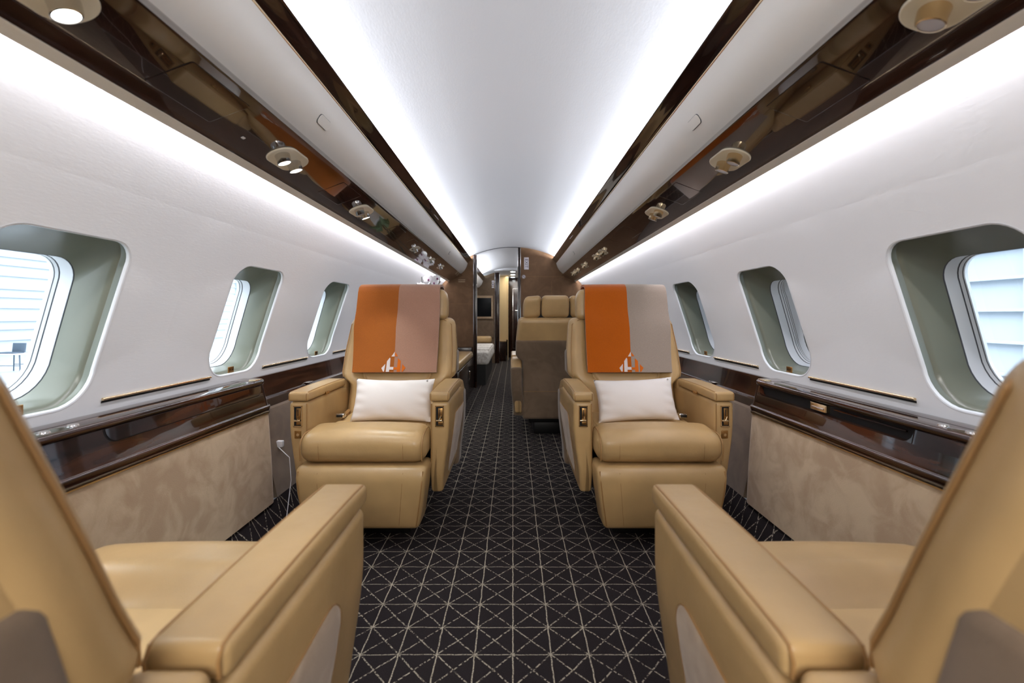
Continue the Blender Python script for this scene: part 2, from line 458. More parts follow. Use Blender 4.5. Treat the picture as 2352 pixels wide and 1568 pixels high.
PSU_F = [(.672, 1.494), (.679, 1.4890), (.715, 1.474), (.772, 1.450), (.812, 1.435), (.850, 1.420), (.850, 1.432), (.679, 1.501)]
LED_N = [(.836, 1.444), (.846, 1.4425), (.862, 1.432), (.866, 1.433), (.868, 1.445), (.852, 1.457), (.836, 1.458)]
LED_F = [(.850, 1.419), (.856, 1.4165), (.866, 1.408), (.870, 1.409), (.872, 1.421), (.864, 1.432), (.850, 1.433)]
KN, KF = .95, .965                         # the panel housing hangs a little below the bin, clear of the wall
def near_cam(prof, k, top=None):
    return [(x*k, H+(z-H)*k) for x, z in prof]
PSU_N = near_cam(PSU_N[:6], KN)+[(.800, 1.460), (.700, 1.560), (.66, 1.545), (.640, 1.510)]
PSU_F = near_cam(PSU_F[:6], KF)+[(.815, 1.445), (.715, 1.545), (.675, 1.53), (.660, 1.497)]
LED_N = near_cam(LED_N, KN); LED_F = near_cam(LED_F, KF)
def psu_frame(side, y, tx=.742):
    """matrix: local x across the panel, y along the cabin, z out of the panel, down into the cabin"""
    f = min(max((y-.9)/4.85, 0), 1)
    z0 = 1.5075*(1-f)+1.489*f; x0 = .662*(1-f)+.679*f
    tx2 = tx+.014*f
    z = z0-(tx2-x0)*.372; K_ = KN*(1-f)+KF*f; tx2 *= K_; z = H+(z-H)*K_; y *= K_
    c, s_ = math.cos(.356), math.sin(.356)
    ax = Vector((-c, 0, -s_)) if side < 0 else Vector((-c, 0, s_))
    ay = Vector((0, 1, 0)); az = ax.cross(ay)
    m = Matrix((ax, ay, az)).transposed().to_4x4(); m.translation = Vector((CX+side*tx2, y, z)); return m
def put(o, m): o.matrix_world = m; return o
def disc_ring(b, c, r0, r1, z0, z1, n=24):
    R_ = [[(c[0]+r*math.cos(2*PI*k/n), c[1]+r*math.sin(2*PI*k/n), z) for k in range(n)] for r, z in ((r0, z0), (r1, z1))]
    b.loft(R_, True, False)
def reading_light(side, y, lit, n_spot, where, scale=1.0):
    root = empty('reading_light'); put(root, psu_frame(side, y))
    b = B(); rr = lambda hw, hh, r, z: [(q[0]*scale, q[1]*scale, z) for q in rrect(hw, hh, r, 8)]
    b.loft([rr(.047, .079, .044, -.004), rr(.047, .079, .044, .0025), rr(.0455, .0775, .0425, .0045), rr(.0435, .0755, .0405, .0045), rr(.039, .071, .036, .003), rr(.030, .060, .028, .002), rr(.012, .03, .012, .0015)], True, True)
    b.build('light_plate', 'cream', root, auto=math.radians(60))
    offs = (-.036, .036) if n_spot == 2 else (0,)
    for k, oy in enumerate(offs):
        b = B(); tilt = .018 if lit else .010
        r = .021*scale; nx = 28
        base = [(math.cos(2*PI*q/nx)*r*1.08, oy*scale+math.sin(2*PI*q/nx)*r*1.08, 0) for q in range(nx)]
        mid = [(math.cos(2*PI*q/nx)*r, oy*scale+math.sin(2*PI*q/nx)*r, .018) for q in range(nx)]
        end = [(math.cos(2*PI*q/nx)*r, oy*scale-.004+math.sin(2*PI*q/nx)*r, .030-.18*math.sin(2*PI*q/nx)*r) for q in range(nx)]
        e2 = [(math.cos(2*PI*q/nx)*r*.86, oy*scale-.004+math.sin(2*PI*q/nx)*r*.86, .0305-.18*math.sin(2*PI*q/nx)*r*.86) for q in range(nx)]
        b.loft([base, mid, end, e2], True, False)
        sp_ = b.build('spotlight', 'gold' if not lit else 'chrome', root)
        b = B(); e3 = [(p[0], p[1], p[2]-.001) for p in e2]; b.add(e3, [tuple(range(nx))])
        on = lit and not (n_spot == 2 and k == 0 and abs(y-2.19) < .01)
        b.build('lens', 'lens_on' if on else 'lens_off', sp_, smooth=False)
    tag(root, ('lit' if lit else 'unlit gold')+' reading light in cream plate on %s overhead panel, %s' % (SIDES[side], where), 'reading light', 'reading lights along the %s overhead panel' % SIDES[side])
    return root
def small_slab(name, mat, m, hw, hh, r, z0, z1, parent=None):
    b = B(); b.loft([[(q[0], q[1], z0) for q in rrect(hw, hh, r, 6)], [(q[0], q[1], z1) for q in rrect(hw, hh, r, 6)], [(q[0], q[1], z1+.0002) for q in rrect(hw-.0008, hh-.0012, max(r-.0012, .0005), 6)]], True, True)
    o = b.build(name, mat, None, auto=math.radians(8))
    if parent is not None:
        o.parent = parent
        o.matrix_local = parent.matrix_basis.inverted() @ m
    else: o.matrix_world = m
    return o
for sd in (-1, 1):
    nm = SIDES[sd]
    for part, (ya, yb) in (('', (Y0, YB)), (' aft', (YB+.05, 8.68))):
        where = 'in the main cabin' if not part else 'beyond the bulkhead doorway'
        root = empty('overhead_bin', (0, 0, 0))
        sweep(sd, BIN_N, BIN_F, ya, yb).build('bin_door', 'bin', root, auto=math.radians(50))
        o = sweep(sd, STR_N, STR_F, ya, yb).build('cove_strip', 'gloss', root, auto=math.radians(60)); o['label'] = 'dark glossy strip above the white bin'
        sweep(sd, GLD_N, GLD_F, ya, yb).build('gold_bead', 'gold', root)
        tag(root, 'long white curved overhead bin with dark top strip, %s side %s' % (nm, where), 'overhead bin')
        if not part:
            # latches on the bin face
            for y in (-.4, 1.41, 4.3):
                f = min(max((y-.9)/4.85, 0), 1); pf = lerp_prof(BIN_N, BIN_F, f); a, c_ = pf[5], pf[7]
                d = Vector((sd*(c_[0]-a[0]), 0, c_[1]-a[1])).normalized()
                ay = Vector((0, 1, 0)); ax = d if sd > 0 else -d
                az = ax.cross(ay)
                if az.x*sd > 0 or az.z > .5: ax = -ax; az = ax.cross(ay)
                m = Matrix((ax, ay, az)).transposed().to_4x4(); m.translation = Vector((CX+sd*pf[6][0], y, pf[6][1]))
                small_slab('latch_surround', 'rubber', m, .0162, .0382, .012, -.002, .0020, root)
                small_slab('bin_latch', 'bin', m, .0152, .0372, .0115, 0, .0034, root)
        root = empty('service_panel', (0, 0, 0))
        sweep(sd, PSU_N, PSU_F, ya, yb).build('panel', 'gloss', root, auto=math.radians(60))
        if not part:
            for y in (-.6, .2, 1.05, 1.90, 2.75, 3.2, 4.2):
                small_slab('door_gap', 'shadowgap', psu_frame(sd, y, .734), .0555, .0985, .006, -.001, .0002, root)
                small_slab('oxygen_door', 'gloss', psu_frame(sd, y, .734), .0545, .0975, .005, -.001, .0012, root)
        tag(root, 'dark glossy service panel under the overhead bin, %s side %s' % (nm, where), 'service panel')
        o = sweep(sd, LED_N, LED_F, ya, yb).build('trim_%d' % (1 if sd < 0 else 2), 'ledge', auto=math.radians(60)); tag(o, kind='structure')
LW = {-1: [(.695, 'nearest the camera'), (1.47, 'second from the camera'), (2.19, 'third from the camera'), (3.4, 'fourth from the camera'), (4.07, 'fifth from the camera'), (4.62, 'farthest before the bulkhead')],
      1: [(.718, 'nearest the camera'), (1.475, 'second from the camera'), (2.23, 'third from the camera'), (3.57, 'fourth from the camera'), (3.85, 'fifth from the camera'), (4.5, 'sixth from the camera'), (5.03, 'second from the bulkhead'), (5.32, 'closest to the bulkhead')]}
for sd in (-1, 1):
    for y, wh in LW[sd]:
        reading_light(sd, y, sd < 0, 2 if y < 3 else (1 if sd < 0 else 2), wh, 1.0 if y < 3 else .78)
        if sd < 0:
            l = D.lights.new('reading_beam', 'SPOT'); l.energy = 11; l.spot_size = 1.0; l.spot_blend = .7; l.shadow_soft_size = .02; l.color = (.92, 1, .98)
            lo = D.objects.new('reading_beam', l); COL.objects.link(lo); m = psu_frame(sd, y); lo.location = m.translation+Vector((.01, 0, -.035)); lo.rotation_euler = (0, .1*sd, 0)
# small signs on the panels and strips
o = small_slab('notice_label', 'sign_w', psu_frame(-1, 5.40, .742), .02, .05, .002, 0, .0012); tag(o, 'small white notice on left overhead panel beside the bulkhead', 'sign')
o = small_slab('call_button', 'white', psu_frame(-1, 1.27, .77), .004, .006, .002, 0, .0012); tag(o, 'tiny white triangular mark on left dark overhead panel', 'button')
for sd, y in ((-1, 3.2), (1, 4.02)):
    b = B(); b.rbox(-.0015, .0015, -.055, .055, -.0095, .0095, .001)
    o = b.build('exit_sign', 'sign_w'); o.location = (CX+sd*.5475, y, 1.668); o.rotation_euler = (0, sd*.75, 0)
    tag(o, 'small white exit placard on the %s dark cove strip' % SIDES[sd], 'sign')
    cu = D.curves.new('exit_text', 'FONT'); cu.body = 'EXIT'; cu.size = .017; cu.extrude = .0002; cu.align_x = 'CENTER'; cu.align_y = 'CENTER'
    tx = D.objects.new('exit_text', cu); COL.objects.link(tx)
    bpy.context.view_layer.update(); me = D.meshes.new_from_object(tx.evaluated_get(bpy.context.evaluated_depsgraph_get())); D.objects.remove(tx)
    tt = link('lettering', me, 'sign_ink', o, False)
    tt.matrix_local = Matrix.Translation((-sd*.0018, 0, 0)) @ (Matrix(((0, 0, -sd), (sd, 0, 0), (0, -1*-1, 0))).to_4x4())

# ------------------------------------------------------------------ air grille rods on the walls
for sd in (-1, 1):
    for k in range(5):
        y0_, y1_ = 1.285+.825*(k-1), 1.745+.825*(k-1)
        b = B(); pA = Vector(P(sd, y0_, .128, -.004)); pB = Vector(P(sd, y1_, .128, -.004))
        o = empty('wall_rail', ((pA+pB)/2)); c_ = Vector(o.location)
        b.tube([pA-c_, pB-c_], .0044, 10); b.build('rail', 'gold', o)
        b = B(); b.tube([Vector(P(sd, y0_, .119, .001))-c_, Vector(P(sd, y1_, .119, .001))-c_], .004, 6); b.build('slot', 'shadowgap', o)
        wh = ['beside the camera', 'nearest, above the console', 'just behind the console end', 'third from the camera', 'fourth from the camera'][k]
        tag(o, 'thin gold rail slot low on %s wall, %s' % (SIDES[sd], wh), 'rail', 'gold wall rails')

# ------------------------------------------------------------------ side consoles
YE = 1.965
def plan(side, xf, ya, ye, r=.055, xw=1.19, n=6):
    pts = [(xw, ya), (xf, ya)]
    for i in range(n+1):
        a = PI/2*i/n; pts.append((xf+r-r*math.cos(a), ye-r+r*math.sin(a)))
    pts.append((xw, ye)); return [(CX+side*x, y) for x, y in pts]
def vloft(side, levels, ya, ye, xw=1.19, r=.055):
    rings = []
    for xf, z in levels:
        rings.append([(x, y, z) for x, y in plan(side, xf, ya, ye, r, xw)])
    return B().loft(rings, True, True)
SL0, SL1 = 1.17, 1.90
for sd in (-1, 1):
    nm = SIDES[sd]
    root = empty('side_console', (0, 0, 0))
    vloft(sd, [(1.088, .644), (1.084, .648), (1.082, .656), (1.085, .664), (1.090, .667)], -.9, YE, 1.197).build('console_top', 'wood', root, auto=math.radians(50))
    vloft(sd, [(1.066, .556), (1.078, .607)], -.9, YE-.002, 1.15).build('console_face', 'wood', root)
    if sd > 0:
        vloft(sd, [(1.078, .607), (1.086, .6445)], -.9, SL0, 1.15, .004).build('console_face', 'wood', root)
        vloft(sd, [(1.078, .607), (1.086, .6445)], SL1, YE-.002, 1.15).build('console_face', 'wood', root)
    else:
        vloft(sd, [(1.078, .607), (1.086, .6445)], -.9, YE-.002, 1.15).build('console_face', 'wood', root)
    vloft(sd, [(1.062, .528), (1.058, .531), (1.0575, .545), (1.0565, .550), (1.059, .5545), (1.066, .556)], -.9, YE+.004, 1.15).build('moulding', 'wood', root, auto=math.radians(60))
    vloft(sd, [(1.060, .5225), (1.0545, .5235), (1.0545, .5270), (1.060, .5285)], -.9, YE-.004, 1.14).build('gold_line', 'gold', root)
    vloft(sd, [(1.055, .125), (1.034, .132), (1.044, .33), (1.058, .523)], -.9, YE-.012, 1.14).build('side_panel', 'suede', root, auto=math.radians(60))
    if sd > 0:
        b = B(); b.box(CX+1.10, CX+1.15, SL0-.01, SL1+.01, .607, .6445); b.build('slot_back', 'shadowgap', root, smooth=False)
    # rounded lower corners of the pull slot and the pull / flap
    def slot_shape(x_off, y0_, y1_, zlo, zhi, rr_):
        pts = [(y0_, zhi)]
        for i in range(7):
            a = PI/2*i/6; pts.append((y0_+rr_-rr_*math.cos(a), zlo+rr_-rr_*math.sin(a)))
        for i in range(7):
            a = PI/2*i/6; pts.append((y1_-rr_+rr_*math.sin(a), zlo+rr_-rr_*math.cos(a)))
        pts.append((y1_, zhi))
        return [[(CX+sd*(1.079+(z-.607)*.2+x_off+dx), y, z) for y, z in pts] for dx in (0, .018)]
    if sd < 0:
        b = B(); b.loft(slot_shape(-.0012, SL0, SL1, .6045, .6440, .032)); b.build('flap_gap', 'shadowgap', root, smooth=False)
        b = B(); b.loft(slot_shape(-.0035, SL0+.004, SL1-.004, .6075, .6435, .030)); b.build('pull_flap', 'wood', root)
    for yy, q in (((SL0, 1), (SL1, -1)) if sd > 0 else ()):
        pts = [(yy, .6065), (yy+q*.031, .6065)]
        for i in range(7):
            a = PI/2*(1-i/6); pts.append((yy+q*(.031-.031*math.cos(a)), .6065+.031-.031*math.sin(a)))
        pts = [pts[0]]+[(yy+q*(.031-.031*math.sin(PI/2*i/6)), .6375-.031*math.cos(PI/2*i/6)) for i in range(7)]
        b = B(); b.loft([[(CX+sd*(1.0785+(z-.607)*.2+dx), y, z) for y, z in pts] for dx in (0, .02)]); b.build('slot_corner', 'wood', root, smooth=False)
    if sd > 0:
        b = B(); b.rbox(CX+1.086, CX+1.104, 1.50, 1.58, .613, .640, .003); b.build('slot_latch', 'gold', root)
        b = B(); b.rbox(CX+1.083, CX+1.0885, 1.51, 1.57, .622, .628, .002); b.build('slot_latch', 'chrome', root)
        b = B(); b.tube([(CX+1.094, 1.20, .632), (CX+1.094, 1.47, .632)], .003, 8); b.build('folded_table_edge', 'wood', root)
    b = B(); b.rbox(min(CX+sd*1.098, CX+sd*1.128), max(CX+sd*1.098, CX+sd*1.128), 1.885, 1.935, .666, .6705, .003, m=3); l_ = b.build('lid_latch', 'gold', root)
    for yy in (1.05, 1.12):
        b = B(); b.cyl((CX+sd*1.115, yy, .666), (0, 0, 1), .013, .005, 20, .011); b.build('control_knob', 'chrome', root)
    b = B()
    for (a0, a1, x) in ((.0, 1.86, 1.150),):
        b.box(min(CX+sd*(x), CX+sd*(x+.0016)), max(CX+sd*(x), CX+sd*(x+.0016)), a0, a1, .6665, .6676)
    b.box(min(CX+sd*1.083, CX+sd*1.19), max(CX+sd*1.083, CX+sd*1.19), 1.86, 1.8618, .6665, .6676)
    b.build('lid_seam', 'shadowgap', root, smooth=False)
    tag(root, 'dark lacquered side console with suede lower panel along %s wall, %s' % (nm, 'open pull slot' if sd > 0 else 'closed flap'), 'console')
    # continuing dado behind the console
    def run(prof, ya, yb, closed=True): return B().loft([[(CX+sd*x, y, z) for x, z in prof] for y in (ya, yb)], closed, closed)
    dd = empty('wainscot', (0, 0, 0))
    run([(1.19, .662), (1.182, .660), (1.172, .61), (1.158, .566), (1.19, .566)], YE+.002, YB).build('wood_panel', 'wood', dd, auto=math.radians(60))
    run([(1.16, .566), (1.146, .563), (1.142, .556), (1.148, .548), (1.154, .512), (1.19, .512)], YE+.006, YB).build('moulding', 'wood', dd)
    run([(1.156, .513), (1.13, .510), (1.05, .13), (1.10, .12)], YE+.006, YB).build('lower_panel', 'suede_seat', dd)  # darker suede puts the shade behind the console end into the colour
    b = B(); b.rbox(min(CX+sd*1.135, CX+sd*1.168), max(CX+sd*1.135, CX+sd*1.168), 2.46, 2.51, .568, .574, .002); b.build('table_clip', 'chrome', dd)
    tag(dd, 'dark wood wainscot with suede below on %s wall behind the chair' % nm, 'wainscot')
# cable hanging beside the left console
b = B(); b.tube([(CX-1.07, 2.02, .34), (CX-1.01, 2.0, .30), (CX-1.0, 1.995, .2), (CX-1.005, 1.98, .10), (CX-.99, 1.93, .035), (CX-.95, 1.86, .012), (CX-.93, 1.78, .006)], .0018, 6)
o = b.build('cable', 'white'); tag(o, 'thin white cable hanging beside the left console to the floor', 'cable')
b = B(); b.rbox(CX-1.10, CX-1.07, 2.05, 2.07, .33, .36, .004); o = b.build('power_socket', 'white'); tag(o, 'small white power socket behind left chair by the console', 'socket')

# ------------------------------------------------------------------ bulkheads
def bulk_section(x0, x1, z0=0, drop=0):
    pts = section(x0, x1)
    return pts
XL0, XL1, XR0, XR1 = -.505, -.462, .078, .112     # door posts, cabin coordinates
o = slab_xz(section(-1.19, XL0), YB, YB+.045).build('wall_bulkhead_left', 'suede_brown', smooth=False); tag(o, kind='structure')
o = slab_xz(section(XR1, 1.19), YB, YB+.045).build('wall_bulkhead_right', 'suede_brown', smooth=False); tag(o, kind='structure')
def post(x0, x1, y0_, y1_, z1, n_):
    r_ = empty('door_post', (CX+(x0+x1)/2, (y0_+y1_)/2, 0)); hw, hd = (x1-x0)/2, (y1_-y0_)/2
    b = B(); b.rbox(-hw, hw, -hd, hd, 0, z1, .006, m=3); b.build('post', 'wood_v', r_)
    for s_ in (-1, 1):
        b = B(); b.tube([(s_*hw, -hd, .005), (s_*hw, -hd, z1-.01)], .0035, 8); b.build('chrome_edge', 'chrome', r_)
    tag(r_, n_, 'door post'); return r_
post(XL0, XL1, YB-.012, YB+.06, ZCEIL(.50)-.006, 'dark glossy post with chrome edges, left side of the first doorway')
post(XR0, XR1, YB-.012, YB+.06, ZCEIL(.1)-.006, 'dark glossy post with chrome edges, right side of the first doorway')
b = B(); arc = [(XL0+(XR1-XL0)*i/16) for i in range(17)]
b.loft([[(CX+x, YB+dy, ZCEIL(x)-dz) for x in arc] for dy, dz in ((0, -.004), (0, .004), (.03, .004), (.03, -.004))], False, False)
o = b.build('trim_3', 'rubber'); tag(o, kind='structure')
# seam lines on bulkhead panels
b = B(); b.box(CX+XR1, CX+.95, YB-.0012, YB, 1.458, 1.4605); b.box(CX+.52, CX+.5225, YB-.0012, YB, .2, 1.40); b.box(CX-1.0, CX+XL0, YB-.0012, YB, 1.10, 1.1025)
o = b.build('trim_4', 'seam', smooth=False); tag(o, kind='structure')
# EXIT sign on the right bulkhead
def text_mesh(body, size, mat, parent, loc, rot, ext=.0004, name='lettering'):
    cu = D.curves.new('t', 'FONT'); cu.body = body; cu.size = size; cu.extrude = ext; cu.align_x = 'CENTER'; cu.align_y = 'CENTER'
    tx = D.objects.new('t', cu); COL.objects.link(tx); bpy.context.view_layer.update()
    me = D.meshes.new_from_object(tx.evaluated_get(bpy.context.evaluated_depsgraph_get())); D.objects.remove(tx)
    o_ = link(name, me, mat, parent, False, loc); o_.rotation_euler = rot; return o_
es = empty('exit_sign', (CX+.19, YB-.002, 1.632))
b = B(); b.rbox(-.031, .031, -.003, .002, -.08, .08, .0025, m=2); b.build('sign_plate', 'sign_w', es)
text_mesh('EXIT', .058, 'sign_ink', es, (0, -.0036, 0), (PI/2, PI/2, 0))
tag(es, 'white vertical exit sign with dark letters on right bulkhead panel', 'sign')
ns = empty('no_smoking_sign', (CX+.155, YB-.002, 1.458))
b = B(); b.cyl((0, 0, 0), (0, -1, 0), .024, .003, 24); b.build('sign_plate', 'sign_w', ns)
b = B(); n = 24
b.loft([[(r*math.cos(2*PI*k/n), y, r*math.sin(2*PI*k/n)) for k in range(n)] for r, y in ((.021, -.0032), (.021, -.0038), (.017, -.0038), (.017, -.0032))], True, False)
b.add([(-.014, -.0038, .011), (-.011, -.0038, .014), (.014, -.0038, -.011), (.011, -.0038, -.014)], [(0, 1, 2, 3)]); b.box(-.012, .012, -.0037, -.003, -.003, .003)
b.build('symbol', 'sign_ink', ns, smooth=False)
tag(ns, 'round white no smoking sign below the exit sign', 'sign')
nt = empty('notice_plate', (CX-.66, YB-.002, 1.405))
for dz in (-.012, .012):
    b = B(); b.box(-.045, .045, -.0015, 0, dz-.006, dz+.006); b.build('notice_line', 'suede_arm', nt, smooth=False)
tag(nt, 'two line pale notice on left bulkhead near the service panel', 'sign')

# arched exit door outline on the left wall, just before the bulkhead
for sd in (-1,):
    r_ = empty('door_1', P(sd, 5.25, .5)); tag(r_, kind='structure'); iv = Vector(r_.location)
    def rg(hw, hh, r, dR): return [tuple(Vector(P(sd, 5.25+q[0], .50+q[1], dR))-iv) for q in rrect(hw-.10, hh, r, 8)]
    b = B(); b.loft([rg(.38, .40, .10, 0), rg(.378, .398, .10, -.012), rg(.362, .382, .09, -.014), rg(.352, .372, .085, 0)], True, False); b.build('door_frame', 'wframe', r_, fix=False)

# ---- aft cabin
Y2 = 8.7
o = slab_xz(section(-1.19, -.345), Y2, Y2+.045).build('wall_aft_left', 'suede_seat', smooth=False); tag(o, kind='structure')
o = slab_xz(section(.30, 1.19), Y2, Y2+.045).build('wall_aft_right', 'suede_seat', smooth=False); tag(o, kind='structure')
post(-.345, -.255, Y2-.012, Y2+.06, ZCEIL(.30)-.006, 'dark post with chrome edges at the second doorway, left side')
post(.26, .30, Y2-.012, Y2+.06, ZCEIL(.30)-.006, 'dark post with chrome edge at the second doorway, right side')
b = B(); b.box(CX-1.1, CX+1.1, 8.28, Y1, 1.80, 1.86); o = b.build('ceiling_aft', 'ceiling', smooth=False); tag(o, kind='structure')
for k, yy in enumerate((8.5, 9.1, 9.7)):
    r_ = empty('ceiling_light', (0, yy, 1.80)); b = B(); b.cyl((0, 0, -.006), (0, 0, 1), .055, .006, 24); b.build('bezel', 'chrome', r_)
    b = B(); b.cyl((0, 0, -.008), (0, 0, 1), .045, .002, 24); b.build('lens', 'lens_on', r_)
    tag(r_, 'round lit ceiling light beyond the second doorway, %s of three' % ('nearest', 'middle', 'farthest')[k], 'ceiling light', 'ceiling lights beyond the second doorway')
area('vestibule_light', (0, 9.2, 1.78), (0, 0, -1), .3, 1.0, 7, (1, .95, .88))
area('aft_cabin_light', (0, 7.2, 1.80), (0, 0, -1), .5, 1.4, 8, (1, .95, .9))
# cream vanity wall and dark cabinet below, dark door
b = B(); b.box(CX-.60, CX-.10, 9.35, 9.40, .43, 1.80); o = b.build('wall_vanity', 'creamwall', smooth=False); tag(o, kind='structure')
v_ = empty('vanity_cabinet', (CX-.40, 9.2, 0)); b = B(); b.rbox(-.25, .27, -.15, .14, 0, .40, .005, m=2); b.build('body', 'wood_v', v_)
b = B(); b.rbox(-.26, .275, -.16, .145, .40, .43, .008, m=3); b.build('worktop', 'leather', v_)
tag(v_, 'dark cabinet with tan top beyond the second doorway', 'cabinet')
b = B(); b.box(CX-.10, CX-.085, 9.33, 9.42, 0, 1.80); o = b.build('trim_5', 'creamwall', smooth=False); tag(o, kind='structure')
d_ = empty('door_2', (CX+.10, 9.9, 0)); tag(d_, kind='structure')
b = B(); b.rbox(-.19, .25, -.02, .02, 0, 1.79, .004, m=2); b.build('door_leaf', 'wood_v', d_, fix=False)
b = B()
for x0_, x1_, z0_, z1_ in ((-.09, -.084, .2, 1.55), (.14, .146, .2, 1.55), (-.09, .146, 1.55, 1.556), (-.09, .146, .2, .206)): b.box(x0_, x1_, -.024, -.019, z0_, z1_)
b.build('door_inlay', 'chrome', d_, smooth=False)
b = B(); b.tube([(-.03, -.03, 1.06), (-.03, -.05, 1.06), (.02, -.05, 1.06)], .006, 8); b.build('door_handle', 'chrome', d_)
# monitor
mo = empty('monitor', (CX-.60, Y2-.02, 1.11))
b = B(); b.rbox(-.26, .215, -.02, .02, -.23, .23, .012, m=3); b.build('bezel', 'suede_arm', mo)
b = B(); b.rbox(-.24, .185, -.024, 0, -.185, .185, .004, m=2); b.build('screen', 'screen', mo)
tag(mo, 'black wall monitor in taupe frame above the bed', 'monitor')
pp = B(); pp.rbox(CX-1.05, CX-.37, Y2-.05, Y2, .50, .83, .02, m=3); o = pp.build('padded_wall_panel', 'suede_seat'); tag(o, 'padded brown wall panel between monitor and bed', 'wall panel')
sg = empty('placard', (CX-.385, Y2-.004, 1.56))
for dz, hh_ in ((.06, .022), (0, .028), (-.052, .012)):
    b = B(); b.rbox(-.022, .022, -.002, .002, dz-hh_, dz+hh_, .001, m=1); b.build('placard_plate', 'sign_w', sg)
b = B(); b.box(-.012, .012, -.003, -.002, -.012, .012); b.box(-.010, .010, -.003, -.002, .055, .065); b.build('symbol', 'sign_ink', sg, smooth=False)
tag(sg, 'stack of small white placards high on aft bulkhead', 'sign')
# bed
bd = empty('bed', (CX-.68, 6.9, 0))
b = B(); b.box(-.33, .32, -.93, .90, 0, .31); b.build('bed_base', 'black', bd, smooth=False)
def qd(x, y, z):
    if z > .40: z += .006*math.sin(y*38)
    if z < .36: x += .012*math.sin(y*20)*(1 if x > 0 else 0)
    return (x, y, z)
b = B(); b.rbox(-.35, .355, -.95, .92, .275, .445, .035, n=(8, 60, 3), m=4, deform=qd); b.build('mattress', 'quilt', bd)
for yy in (-.45, 0, .45):
    b = B(); b.rbox(-.34, .345, yy-.17, yy+.20, .435, .462, .013, n=(6, 4, 1), m=3); b.build('folded_cover', 'quilt', bd)
tag(bd, 'bed with pale quilted cover seen through the doorway', 'bed')
b = B(); b.rbox(CX-1.04, CX-.37, 7.84, 8.0, .45, .575, .05, n=(6, 2, 2), m=5); o = b.build('bolster', 'leather'); tag(o, 'tan leather bolster at the head of the bed', 'bolster')

# ---- bench and dark cabinet before the left bulkhead
cb = empty('side_cabinet', (CX-.75, 4.9, 0))
b = B(); b.rbox(-.27, .255, -.75, .84, 0, .415, .004, m=2); b.build('cabinet_body', 'wood_v', cb)
b = B(); b.rbox(-.30, .235, .66, .84, .415, .54, .004, m=2); b.build('back_box', 'wood_v', cb)
b = B(); b.tube([(.262, .10, .31), (.268, .10, .31), (.268, .10, .22), (.262, .10, .22)], .005, 8); b.build('cabinet_handle', 'chrome', cb)
b = B(); b.rbox(-.27, .235, -.81, -.76, 0, .66, .008, m=2); b.build('end_panel', 'wood_v', cb)
tag(cb, 'dark wood cabinet with chrome handle against left wall before the bulkhead', 'cabinet')
b = B(); b.rbox(CX-1.06, CX-.49, 4.16, 5.5, .417, .50, .03, n=(4, 6, 1), m=4); o = b.build('bench_cushion', 'leather'); tag(o, 'tan leather cushion lying on the dark cabinet', 'cushion')

